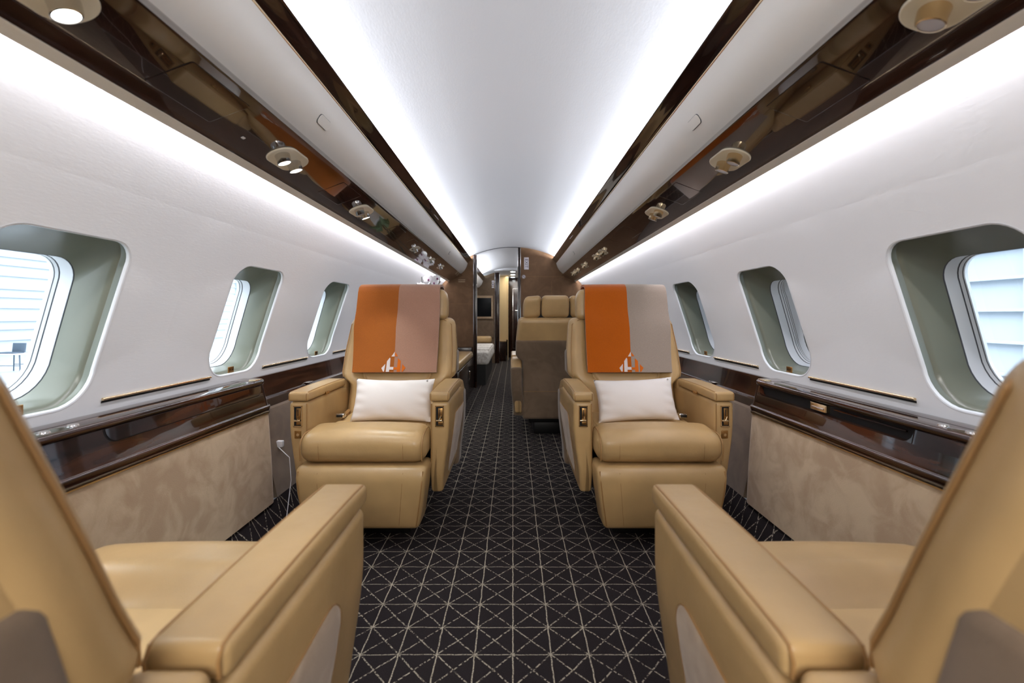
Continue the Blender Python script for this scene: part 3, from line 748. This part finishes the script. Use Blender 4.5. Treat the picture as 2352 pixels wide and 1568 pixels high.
# ------------------------------------------------------------------ club chairs
def make_seat(aisle, name='club_chair'):
    """faces local -y, origin on the floor below the armrest fronts; aisle = +1/-1 side of the aisle armrest"""
    root = empty(name)
    # base
    b = B(); b.rbox(-.16, .16, .06, .46, 0, .10, .01, m=2); b.rbox(-.20, .20, .05, .50, .10, .36, .01, m=2); b.build('pedestal', 'black', root)
    # seat cushion
    def cd(x, y, z):
        top = smooth01(.39, .45, z)
        crown = .010*(1-(x/.257)**2)
        dip = -.036*smooth01(.03, .11, y)
        front = -.012*math.sin(PI*min(max((z-.352)/.15, 0), 1))*smooth01(0, -.08, y)
        return (x, y+front, z+top*(crown+dip-.010*smooth01(.06, -.08, y)))
    b = B(); b.rbox(-.256, .256, -.092, .50, .350, .486, .05, n=(14, 34, 4), m=6, deform=cd); cu = b.build('seat_cushion', 'leather', root)
    for xs in (-.168, .168):
        # round the front edge
        arc = []
        for i in range(7):
            a = PI/2*i/6; arc.append(cd(xs, -.042-.05*math.cos(a), .430+.05*math.sin(a)))
        pts = [cd(xs, -.092, .375), cd(xs, -.092, .40)]+arc+[cd(xs, y, .480) for y in (-.02, .02, .06, .085)]
        b = B(); b.tube(pts, .0011, 5); b.build('seam', 'seam', cu)
    for xs in (-1, 1):
        pts = [cd(xs*.243, -.0925, .370)]+[cd(xs*.243, -.042-.048*math.cos(PI/2*i/6), .427+.048*math.sin(PI/2*i/6)) for i in range(7)]+[cd(xs*.24, y, .473) for y in (0, .05, .085)]
        b = B(); b.tube(pts, .0028, 6); b.build('piping', 'seam', cu)
    def pd(x, y, z): return (x, y, z+.006*(1-(x/.21)**2))
    b = B(); b.rbox(-.215, .215, .108, .46, .440, .456, .006, n=(8, 8, 1), m=2, deform=pd); b.build('seat_insert', 'perf', root)
    # leg rest
    def ld(x, y, z):
        f = min(max((.345-z)/.26, 0), 1)
        x *= 1-.14*f**1.6
        y += .03*f**2+.010*smooth01(.30, .345, z)-.008*math.sin(PI*f)
        return (x, y, z)
    b = B(); b.rbox(-.262, .262, -.110, .03, .085, .347, .022, n=(10, 3, 10), m=5, deform=ld); lr = b.build('leg_rest', 'leather', root)
    for xs in (-.17, .17):
        pts = [ld(xs, -.110, z) for z in (.325, .28, .23, .18, .13, .107)]
        b = B(); b.tube(pts, .0011, 5); b.build('seam', 'seam', lr)
    for xs in (-1, 1):
        pts = [ld(xs*.248, -.1085, z) for z in (.330, .28, .23, .18, .13, .105)]
        b = B(); b.tube(pts, .0028, 6); b.build('piping', 'seam', lr)
    # side frames and armrests
    for s_ in (-1, 1):
        x0, x1 = sorted((s_*.257, s_*.337)); aisle_arm = (s_ == aisle)
        def ad(x, y, z):
            f = smooth01(.50, .21, z)
            x -= s_*.028*f*(1 if abs(x) > .29 else .0)
            y += .022*smooth01(.30, .20, z)*smooth01(.2, 0, y)
            if y > .40: z -= (y-.40)*.16*smooth01(.4, .58, z)
            x += s_*.006*math.sin(PI*min(max((y)/.6, 0), 1))*smooth01(.25, .5, z)*(1 if abs(x) > .29 else 0)
            return (x, y, z)
        b = B(); b.rbox(x0, x1, 0, .60, .195, .586, .016, n=(4, 14, 12), m=4, deform=ad); ab = b.build('arm_frame', 'leather', root)
        for zz in ((.03,) if aisle_arm else (.03,)):
            pts = [(s_*.2585, -.0004+.012*0, z) for z in (.575, .5, .42)]
            b = B(); b.tube([(s_*.262, .0002, .578), (s_*.262, .0002, .50), (s_*.262, .0006, .40), (s_*.262, .002, .33)], .0022, 6); b.build('piping', 'seam', ab)
        def pdm(x, y, z):
            t_ = smooth01(.60, .624, z)
            return (x, y, z+.004*t_*math.sin(PI*min(max(y/.41, 0), 1)))
        b = B(); b.rbox(x0-.003, x1+.003, -.006, .412, .588, .627, .012, n=(4, 10, 2), m=5, deform=pdm); pad = b.build('armrest', 'leather', root)
        for sx in (x0+.004, x1-.004):
            pts = [(sx, -.0035, .591), (sx, -.0065, .605), (sx, -.004, .620), (sx, .008, .6252)]+[(sx, y, .6262+.003*math.sin(PI*y/.41)) for y in (.05, .12, .2, .28, .35, .395)]+[(sx, .408, .624), (sx, .4145, .612), (sx, .4135, .595)]
            b = B(); b.tube(pts, .0022, 6); b.build('piping', 'seam', pad)
        def rdm(x, y, z): return (x, y, z-.15*max(y-.45, 0)-.6*max(y-.53, 0))
        b = B(); b.rbox(x0, x1, .420, .605, .560, .617, .016, n=(3, 8, 2), m=5, deform=rdm); b.build('rear_arm_pad', 'leather', root)
        # recline control on the front
        cxm = s_*.298
        cp = B(); hw, z0_, z1_ = .0185, .482, .570
        for a in ((-hw, hw, z0_, z0_+.004), (-hw, hw, z1_-.004, z1_), (-hw, -hw+.004, z0_, z1_), (hw-.004, hw, z0_, z1_)):
            cp.box(cxm+a[0], cxm+a[1], -.005, .004, a[2], a[3])
        cpl = cp.build('control_plate', 'gold', root, smooth=False)
        b = B(); b.box(cxm-hw+.003, cxm+hw-.003, -.0012, .002, z0_+.003, z1_-.003); b.build('control_recess', 'shadowgap', cpl, smooth=False)
        b = B(); b.rbox(cxm-.006, cxm+.013, -.004, .0, z0_+.03, z1_-.010, .001, m=1); b.rbox(cxm-.006, cxm+.013, -.004, .0, z0_+.007, z0_+.022, .001, m=1); b.build('control_bar', 'bronze', cpl)
        b = B(); b.rbox(cxm-.0005, cxm+.0025, -.0047, -.0035, z0_+.045, z1_-.016, .0005, m=1); b.build('control_slot', 'shadowgap', cpl)
        b = B(); b.rbox(cxm-.015, cxm+.012, -.011, -.003, z0_+.022, z0_+.030, .0025, m=2); b.tube([(cxm, -.008, z0_+.028), (cxm+.006, -.008, z0_+.045)], [.0035, .0015], 8); b.build('lever', 'gold', cpl)
        if not aisle_arm:
            b = B(); b.rbox(cxm-.015, cxm+.013, -.003, .002, .432, .466, .0025, m=2); jk = b.build('jack_plate', 'bronze', root)
            b = B(); b.cyl((cxm, -.0025, .448), (0, -1, 0), .006, .0015, 16); b.build('jack', 'gold', jk)
            b = B(); b.rbox(s_*.250-.006, s_*.250+.004, .165, .20, .588, .600, .002, m=2); b.cyl((s_*.250, .182, .594), (-s_, 0, 0), .004, .008, 10); b.build('lid_latch', 'bronze', root)
        else:
            # suede inset on the aisle side
            pts = []; zt, yb_ = .505, .575
            for i in range(7):
                a = PI/2*i/6; pts.append((.128+.055-.055*math.cos(a), zt-.055+.055*math.sin(a)))
            pts += [(.58, zt-.02), (.58, .25), (.16, .235), (.14, .27)]
            def side_x(y, z, off):
                return ad(s_*.337, y, z)[0]+s_*off
            fine = []
            for i, (y, z) in enumerate(pts):
                y2, z2 = pts[(i+1) % len(pts)]
                for q in range(4): fine.append((y+(y2-y)*q/4, z+(z2-z)*q/4))
            cy_, cz_ = .36, .37
            rings = [[(side_x(y, z, o_), y, z) for y, z in fine] for o_ in (-.004, .0015)]
            for f in (.97, .8, .6, .4, .2):
                rings.append([(side_x(cy_+(y-cy_)*f, cz_+(z-cz_)*f, .0022), cy_+(y-cy_)*f, cz_+(z-cz_)*f) for y, z in fine])
            b = B(); b.loft(rings, True, True); sp2 = b.build('side_panel', 'suede_arm', root)
            b = B(); b.tube([(side_x(y, z, .001), y, z) for y, z in fine+fine[:1]], .0013, 5, False); b.build('piping', 'seam', sp2)
    # backrest
    def hx(z):
        return .252+.050*smooth01(.585, .645, z)-.016*smooth01(.72, .95, z)
    def bd_(x, y, z):
        k = hx(z)/.29; X = x*k
        front = smooth01(.07, 0, y)
        yy = y
        g = math.exp(-((abs(x)-.168)/.009)**2)*.013*smooth01(.93, .88, z)
        bol = -.022*smooth01(.175, .225, abs(x))*smooth01(.55, .66, z)
        cen = .006*(1-min(abs(x)/.168, 1)**2)
        wrap = .028*smooth01(.25, .29, abs(x))
        yy += front*(g+bol-cen)+wrap*front
        yy += .398+.363*(z-.50)
        # lower front of the back pushes to lumbar
        yy -= front*.012*math.exp(-((z-.60)/.07)**2)
        return (X, yy, z)
    b = B(); b.rbox(-.29, .29, 0, .085, .43, .938, .040, n=(64, 3, 24), m=6, deform=bd_); bk = b.build('backrest', 'leather', root)
    for xs in (-1, 1):
        pts = []
        for z in (.63, .66, .70, .76, .82, .87, .90, .92, .933):
            xx = xs*(.272 if z < .9 else .272-(z-.9)*1.4); p = bd_(xx, .012, z); pts.append((p[0]+xs*.002, p[1]-.006, p[2]))
        b = B(); b.tube(pts, .0026, 6); b.build('piping', 'seam', bk)
    # shell behind
    def sh(x, y, z):
        k = hx(z)/.29; return (x*k*.985, y+.398+.363*(max(z, .5)-.50)*(.62), z)
    b = B(); b.rbox(-.29, .29, .055, .185, .70, .925, .035, n=(6, 3, 8), m=5, deform=sh); shl = b.build('back_shell', 'leather', root)
    def sh2(x, y, z):
        k = (hx(z) if z > .6 else .250)/.29
        yy = y+.398+.363*(max(z, .5)-.50)*.62
        if z < .5: yy -= (.5-z)*.05
        return (x*k*1.004, yy, z)
    b = B(); b.rbox(-.29, .29, .075, .192, .14, .765, .022, n=(8, 3, 24), m=4, deform=sh2); bp = b.build('back_panel', 'suede_seat', root)
    b = B(); y_ = sh2(0, .192, .36)[1]; b.tube([(-.24, y_+.0005, .36), (.24, y_+.0005, .36)], .0015, 5); b.build('seam', 'seam', bp)
    for s_ in (-1, 1):
        x0, x1 = sorted((s_*.255, s_*.343)); b = B(); b.rbox(x0, x1, .50, .618, .165, .55, .02, n=(2, 3, 5), m=4, deform=lambda x, y, z: (x-s_*.02*smooth01(.45, .2, z), y-.05*smooth01(.35, .2, z), z)); b.build('rear_arm_panel', 'suede_seat', root)
    # headrest: centre and two wings
    hr = empty('headrest'); hr.parent = root
    def hd(x, y, z):
        wg = smooth01(.11, .245, abs(x)); taper = 1-.05*smooth01(1.03, 1.10, z)
        return (x*taper, y-.004*wg+.16*(z-.94), z-.008*wg)
    for xa, xb in ((-.108, .108), (-.247, -.113), (.113, .247)):
        b = B(); b.rbox(xa, xb, .525, .64, .932, 1.102, .032, n=(8, 3, 5), m=5, deform=hd)
        b.build('headrest_cushion' if xa == -.108 else 'headrest_wing', 'leather', hr)
    b = B(); b.box(-.20, .20, .57, .62, .92, 1.06); b.build('headrest_core', 'shadowgap', hr, smooth=False)
    # belt
    bx = -aisle*.205
    b = B(); b.rbox(bx-.021, bx+.021, .205, .235, .468, .490, .006, m=3); bl = b.build('belt_buckle', 'chrome', root)
    b = B(); b.rbox(bx-.016, bx+.016, .2035, .23, .4715, .4865, .004, m=2); b.build('buckle_face', 'black', bl)
    b = B(); b.tube([(bx-.0, .23, .475), (bx-.01, .30, .463), (-aisle*.235, .40, .460)], .012, 6); b.build('belt_strap', 'seam', bl)
    return root
seatA = make_seat(+1)       # mid left chair: aisle is on local +x
seatB = make_seat(-1)
seatA.location = (-.606, 1.84, 0)
seatB.location = (.594, 1.84, 0)
tag(seatA, 'tan leather club chair facing the camera, left of the aisle, orange and rose blanket', 'chair', 'club chairs')
tag(seatB, 'tan leather club chair facing the camera, right of the aisle, orange and grey blanket', 'chair', 'club chairs')
fl_ = copy_tree(seatB); fl_.location = (-.620, .84, 0); fl_.rotation_euler = (0, 0, PI)
tag(fl_, 'tan leather club chair at lower left corner, seen from behind its armrest', 'chair', 'club chairs')
fr_ = copy_tree(seatA); fr_.location = (.606, .84, 0); fr_.rotation_euler = (0, 0, PI)
tag(fr_, 'tan leather club chair at lower right corner, seen from behind its armrest', 'chair', 'club chairs')
far = copy_tree(seatA); far.location = (.325, 3.97, 0); far.rotation_euler = (0, 0, PI)
tag(far, 'tan chair with brown suede back, facing away, behind the right club chair', 'chair', 'club chairs')
b = B(); b.rbox(-.005, .009, -.0008, .0008, -.004, .004, .0005, m=1); o = b.build('care_tag', 'white', None); o.parent = seatA; o.location = (-.009, -.108, .128)

# ------------------------------------------------------------------ pillows
def make_pillow():
    root = empty('throw_pillow')
    V = []; F = []; NX, NY = 36, 22; W_, H_, T_ = .188, .102, .058
    for sgn in (1, -1):
        k0 = len(V)
        for i in range(NX+1):
            for j in range(NY+1):
                u_ = -1+2*i/NX; v_ = -1+2*j/NY
                px = W_*u_*(1-.055*(1-v_*v_)*abs(u_)); pz = H_*v_*(1-.09*(1-u_*u_)*abs(v_))
                th = T_*(max((1-u_**2)*(1-v_**2), 0))**.42
                wr = .0045*math.sin(9*u_+4*v_)*math.exp(-((abs(v_)-.85)/.25)**2)+.003*math.sin(14*v_+5*u_)*math.exp(-((abs(u_)-.9)/.2)**2)
                V.append((px, -sgn*(th+wr*(1 if th > .008 else th/.008)), pz))
        for i in range(NX):
            for j in range(NY):
                a = k0+i*(NY+1)+j; F.append((a, a+NY+1, a+NY+2, a+1))
    b = B(); b.add(V, F); b.build('cushion', 'pillow', root, auto=math.radians(75))
    b = B(); b.cyl((.158, -.024, .083), (0, -1, .2), .004, .004, 14); b.build('snap_button', 'chrome', root)
    return root
pl = make_pillow(); pl.location = (-.560, 2.045, .555); pl.rotation_euler = (-.42, .0, -.02)
tag(pl, 'white rectangular pillow on the left facing club chair', 'pillow', 'white pillows')
def pil(loc, rot, lab):
    c = copy_tree(pl); c.location = loc; c.rotation_euler = rot; tag(c, lab, 'pillow', 'white pillows')
pil((.576, 2.05, .555), (-.42, -.035, .03), 'white rectangular pillow on the right facing club chair')
pil((-.655, .50, .548), (-.35, .0, PI), 'white pillow on the lower left chair, mostly hidden by its backrest')
pil((.67, .55, .56), (-.35, .0, PI), 'white pillow on the lower right chair, mostly hidden by its backrest')

# ------------------------------------------------------------------ blankets over the headrests
def blanket(x0, nm, ca, cb_, split, lab, skew):
    root = empty('blanket', (x0, 1.84, 0))
    HWD = .2195
    path = [(.412, .655), (.425, .70), (.440, .76), (.452, .82), (.462, .88), (.480, .93), (.497, .97), (.507, 1.02), (.517, 1.07), (.527, 1.094), (.548, 1.106), (.58, 1.111), (.62, 1.112), (.654, 1.108), (.676, 1.088), (.684, 1.04), (.684, .97), (.684, .90)]
    NX = 40; rings = []
    for side_ in (0, 1):
        pp_ = path if side_ == 0 else path[::-1]
        for k, (y, z) in enumerate(pp_):
            kk = k if side_ == 0 else len(path)-1-k
            a = path[max(kk-1, 0)]; c = path[min(kk+1, len(path)-1)]
            ty, tz = c[0]-a[0], c[1]-a[1]; L = math.hypot(ty, tz); ny, nz = -tz/L, ty/L
            row = []
            for i in range(NX+1):
                u_ = -1+2*i/NX
                edge = .004*math.sin(u_*7+z*9)*(1-smooth01(.9, 1.05, z))*smooth01(.79, .86, z)
                off = (.0 if side_ == 1 else .012)
                # outside fold layer
                yy = y+ny*off-edge; zz = z+nz*off
                hw = HWD*(1-.014*math.sin(z*12))
                xx = u_*hw+skew*(1.1-z)
                if z > .93: yy -= .0
                row.append((xx, yy, zz+.0025*u_*u_*(-1 if z > 1.08 else 0)))
            rings.append(row)
    n_ = NX+1; V = [p for r in rings for p in r]; F = []; nr = len(rings)
    for i in range(nr):
        j = (i+1) % nr
        for k in range(NX): F.append((i*n_+k, i*n_+k+1, j*n_+k+1, j*n_+k))
    F.append(tuple(i*n_ for i in range(nr))); F.append(tuple(i*n_+NX for i in range(nr))[::-1])
    mt = blanket_mat(nm, ca, cb_, split)
    b = B(); b.add(V, F); o_ = b.build('blanket_cloth', mt, root, auto=math.radians(50))
    # second, slightly shorter layer of the folded blanket
    em = .00229*17.4/17.4
    def tr(px, py):
        xx = split+(px-1145)*.000132+.0*px; zz = .6795+(1140-py)*.000132*1.0
        # surface position on the front path
        # the cloth hangs along `path`; the emblem lies on its outer face
        for (ya_, za_), (yb2, zb2) in zip(path, path[1:]):
            if za_ <= zz <= zb2 or zz < path[0][1]:
                f = (zz-za_)/(zb2-za_); yb_ = ya_+(yb2-ya_)*f; break
        yy = yb_-.0115-.0032
        return (xx, yy, zz)
    polys_l = [[(1145, 520), (1025, 700), (1145, 700)], [(865, 880), (960, 750), (990, 780), (990, 1100), (1130, 1100), (1130, 1200), (970, 1200), (970, 1280), (845, 1280)], [(665, 1140), (805, 985), (780, 1270), (735, 1270)]]
    polys_r = [[(1165, 530), (1275, 690), (1165, 690)], [(1290, 770), (1400, 870), (1400, 1280), (1270, 1280), (1270, 1200), (1130, 1200), (1130, 1110), (1275, 1110)], [(1470, 990), (1600, 1130), (1500, 1280), (1460, 1280)]]
    for pls, mm in ((polys_l, 'knit_w'), (polys_r, 'knit_o')):
        b = B()
        for pg in pls:
            q = [tr(*p) for p in pg]; b.loft([q, [(a[0], a[1]+.004, a[2]) for a in q]])
        b.build('emblem', mm, root, smooth=False)
    tag(root, lab, 'blanket', None); return root
blanket(-.612, 'orange_rose_wool', srgb(158, 88, 30), srgb(166, 126, 106), .0, 'orange and rose folded blanket draped over the left facing headrest', .008)
blanket(.606, 'orange_grey_wool', srgb(180, 88, 8), srgb(158, 143, 131), .005, 'orange and grey folded blanket draped over the right facing headrest', -.012)

# ------------------------------------------------------------------ orchid
orc = empty('potted_orchid', (-.895, 4.5, .50))
b = B(); b.tube([(0, 0, 0), (0, 0, .16)], [.05, .075], 24); b.build('pot', 'white', orc)
b = B()
for a in range(5):
    th = a*1.25; pts = [(0, 0, .16), (.08*math.cos(th), .08*math.sin(th), .22), (.17*math.cos(th), .17*math.sin(th), .19)]
    b.tube(pts, [.012, .028, .004], 6)
b.build('leaf', 'leaf', orc)
stems = [[(0, 0, .16), (.02, 0, .45), (.05, .02, .68), (.12, .0, .78)], [(0, 0, .16), (-.03, 0, .45), (-.06, .0, .66), (-.13, .0, .745)], [(-.01, 0, .16), (-.03, .0, .5), (-.045, .0, .80)]]
for st in stems:
    b = B(); b.tube([(q[0], q[1], q[2]*1.10 if q[2] > .2 else q[2]) for q in st], .0035, 6); b.build('stem', 'stem', orc)
def blossom(c, yaw, sc_):
    c = (c[0], c[1], c[2]*1.10)
    bo = B()
    def petal(ang, L, Wd):
        pts = []
        n_ = 10
        V = []; 
        for i in range(n_+1):
            f = i/n_; wv_ = Wd*math.sin(PI*min(f*.92+.06, 1))**.8
            for q in (-1, 0, 1):
                lx, lz = q*wv_, f*L; yv = -.006*math.sin(PI*f)+(.004 if q else 0)
                V.append((lx*math.cos(ang)-lz*math.sin(ang), yv, lx*math.sin(ang)+lz*math.cos(ang)))
        F = [(i*3+q, i*3+q+1, i*3+q+4, i*3+q+3) for i in range(n_) for q in (0, 1)]
        Mr = Matrix.Rotation(yaw, 4, 'Z')
        bo.add([Vector(c)+(Mr @ Vector(v_))*sc_ for v_ in V], F)
    for a, L, Wd in ((0, .042, .014), (2.1, .040, .014), (-2.1, .040, .014), (1.25, .046, .026), (-1.25, .046, .026)): petal(a, L, Wd)
    o_ = bo.build('blossom', 'petal', orc, fix=False)
    b2 = B(); cc = Vector(c)+Matrix.Rotation(yaw, 3, 'Z') @ Vector((0, -.012, -.006)); b2.rbox(cc.x-.008, cc.x+.008, cc.y-.008, cc.y+.006, cc.z-.011, cc.z+.009, .006, m=3); b2.build('blossom_centre', 'petal_c', o_)
for c, yw, sc_ in (((.03, -.02, .745), .2, 1.25), ((.09, 0, .715), -.5, 1.2), ((.115, -.01, .755), .5, .95), ((-.13, 0, .695), .3, 1.15), ((-.05, -.01, .68), -.2, 1.1), ((.02, .0, .66), .4, 1.2), ((.10, .01, .65), -.2, 1.2)):
    blossom(c, yw, sc_)
tag(orc, 'white potted orchid with purple centres on the bench behind the left chair', 'flower')

# ------------------------------------------------------------------ hangar seen through the windows
b = B(); b.box(-40, 40, -25, 45, -1.45, -1.35); o = b.build('floor_hangar', plain('hangar_floor', srgb(170, 175, 180), .4), smooth=False); tag(o, kind='structure')
hw_ = fabric('hangar_siding', srgb(174, 182, 190), .7)
b = B(); b.box(-26.2, -26, -25, 45, -1.35, 14)
for k in range(26):
    z = -1.0+k*.55+(.12 if k % 3 else 0); b.box(-26, -25.90, -25, 45, z, z+.05)
for k in range(14): b.box(-26, -25.7, -24+k*5, -23.75+k*5, -1.35, 14)
o = b.build('wall_hangar_left', hw_, smooth=False); tag(o, kind='structure')
b = B(); b.box(6.5, 6.6, -25, 45, -1.35, 9)
for k in range(24): b.box(6.40, 6.5, -25, 45, -1.1+k*.42, -1.06+k*.42)
for k in range(14): b.box(6.42, 6.5, -24+k*4.2, -23.9+k*4.2, -1.35, 9)
o = b.build('wall_hangar_right', hw_, smooth=False); tag(o, kind='structure')
o_ = plain('slate_plastic', srgb(70, 82, 96), .6)
ft = empty('folding_table', (-20.2, 17.8, -1.35))
b = B(); b.rbox(-.55, .55, -.35, .35, .72, .755, .01, m=2); b.build('tabletop', 'white', ft)
for x in (-.45, .45):
    for y in (-.3, .3):
        b = B(); b.tube([(x, y, .72), (x*1.05, y, 0)], .022, 8); b.build('leg', o_, ft)
b = B()
for y in (-.3, .3): b.tube([(-.46, y, .28), (.46, y, .28)], .015, 6)
b.build('crossbar', o_, ft); tag(ft, 'folding table on the hangar floor outside the left window', 'table')
lc = empty('laptop', (-20.3, 17.7, -.595)); b = B(); b.rbox(-.40, .30, -.2, .2, 0, .06, .01, m=2); b.build('base', o_, lc)
b = B(); b.rbox(-.16, .36, .14, .19, .04, .42, .01, m=2, deform=lambda x, y, z: (x+.12*z, y, z)); b.build('lid', o_, lc)
tag(lc, 'dark open case standing on the folding table outside', 'case')
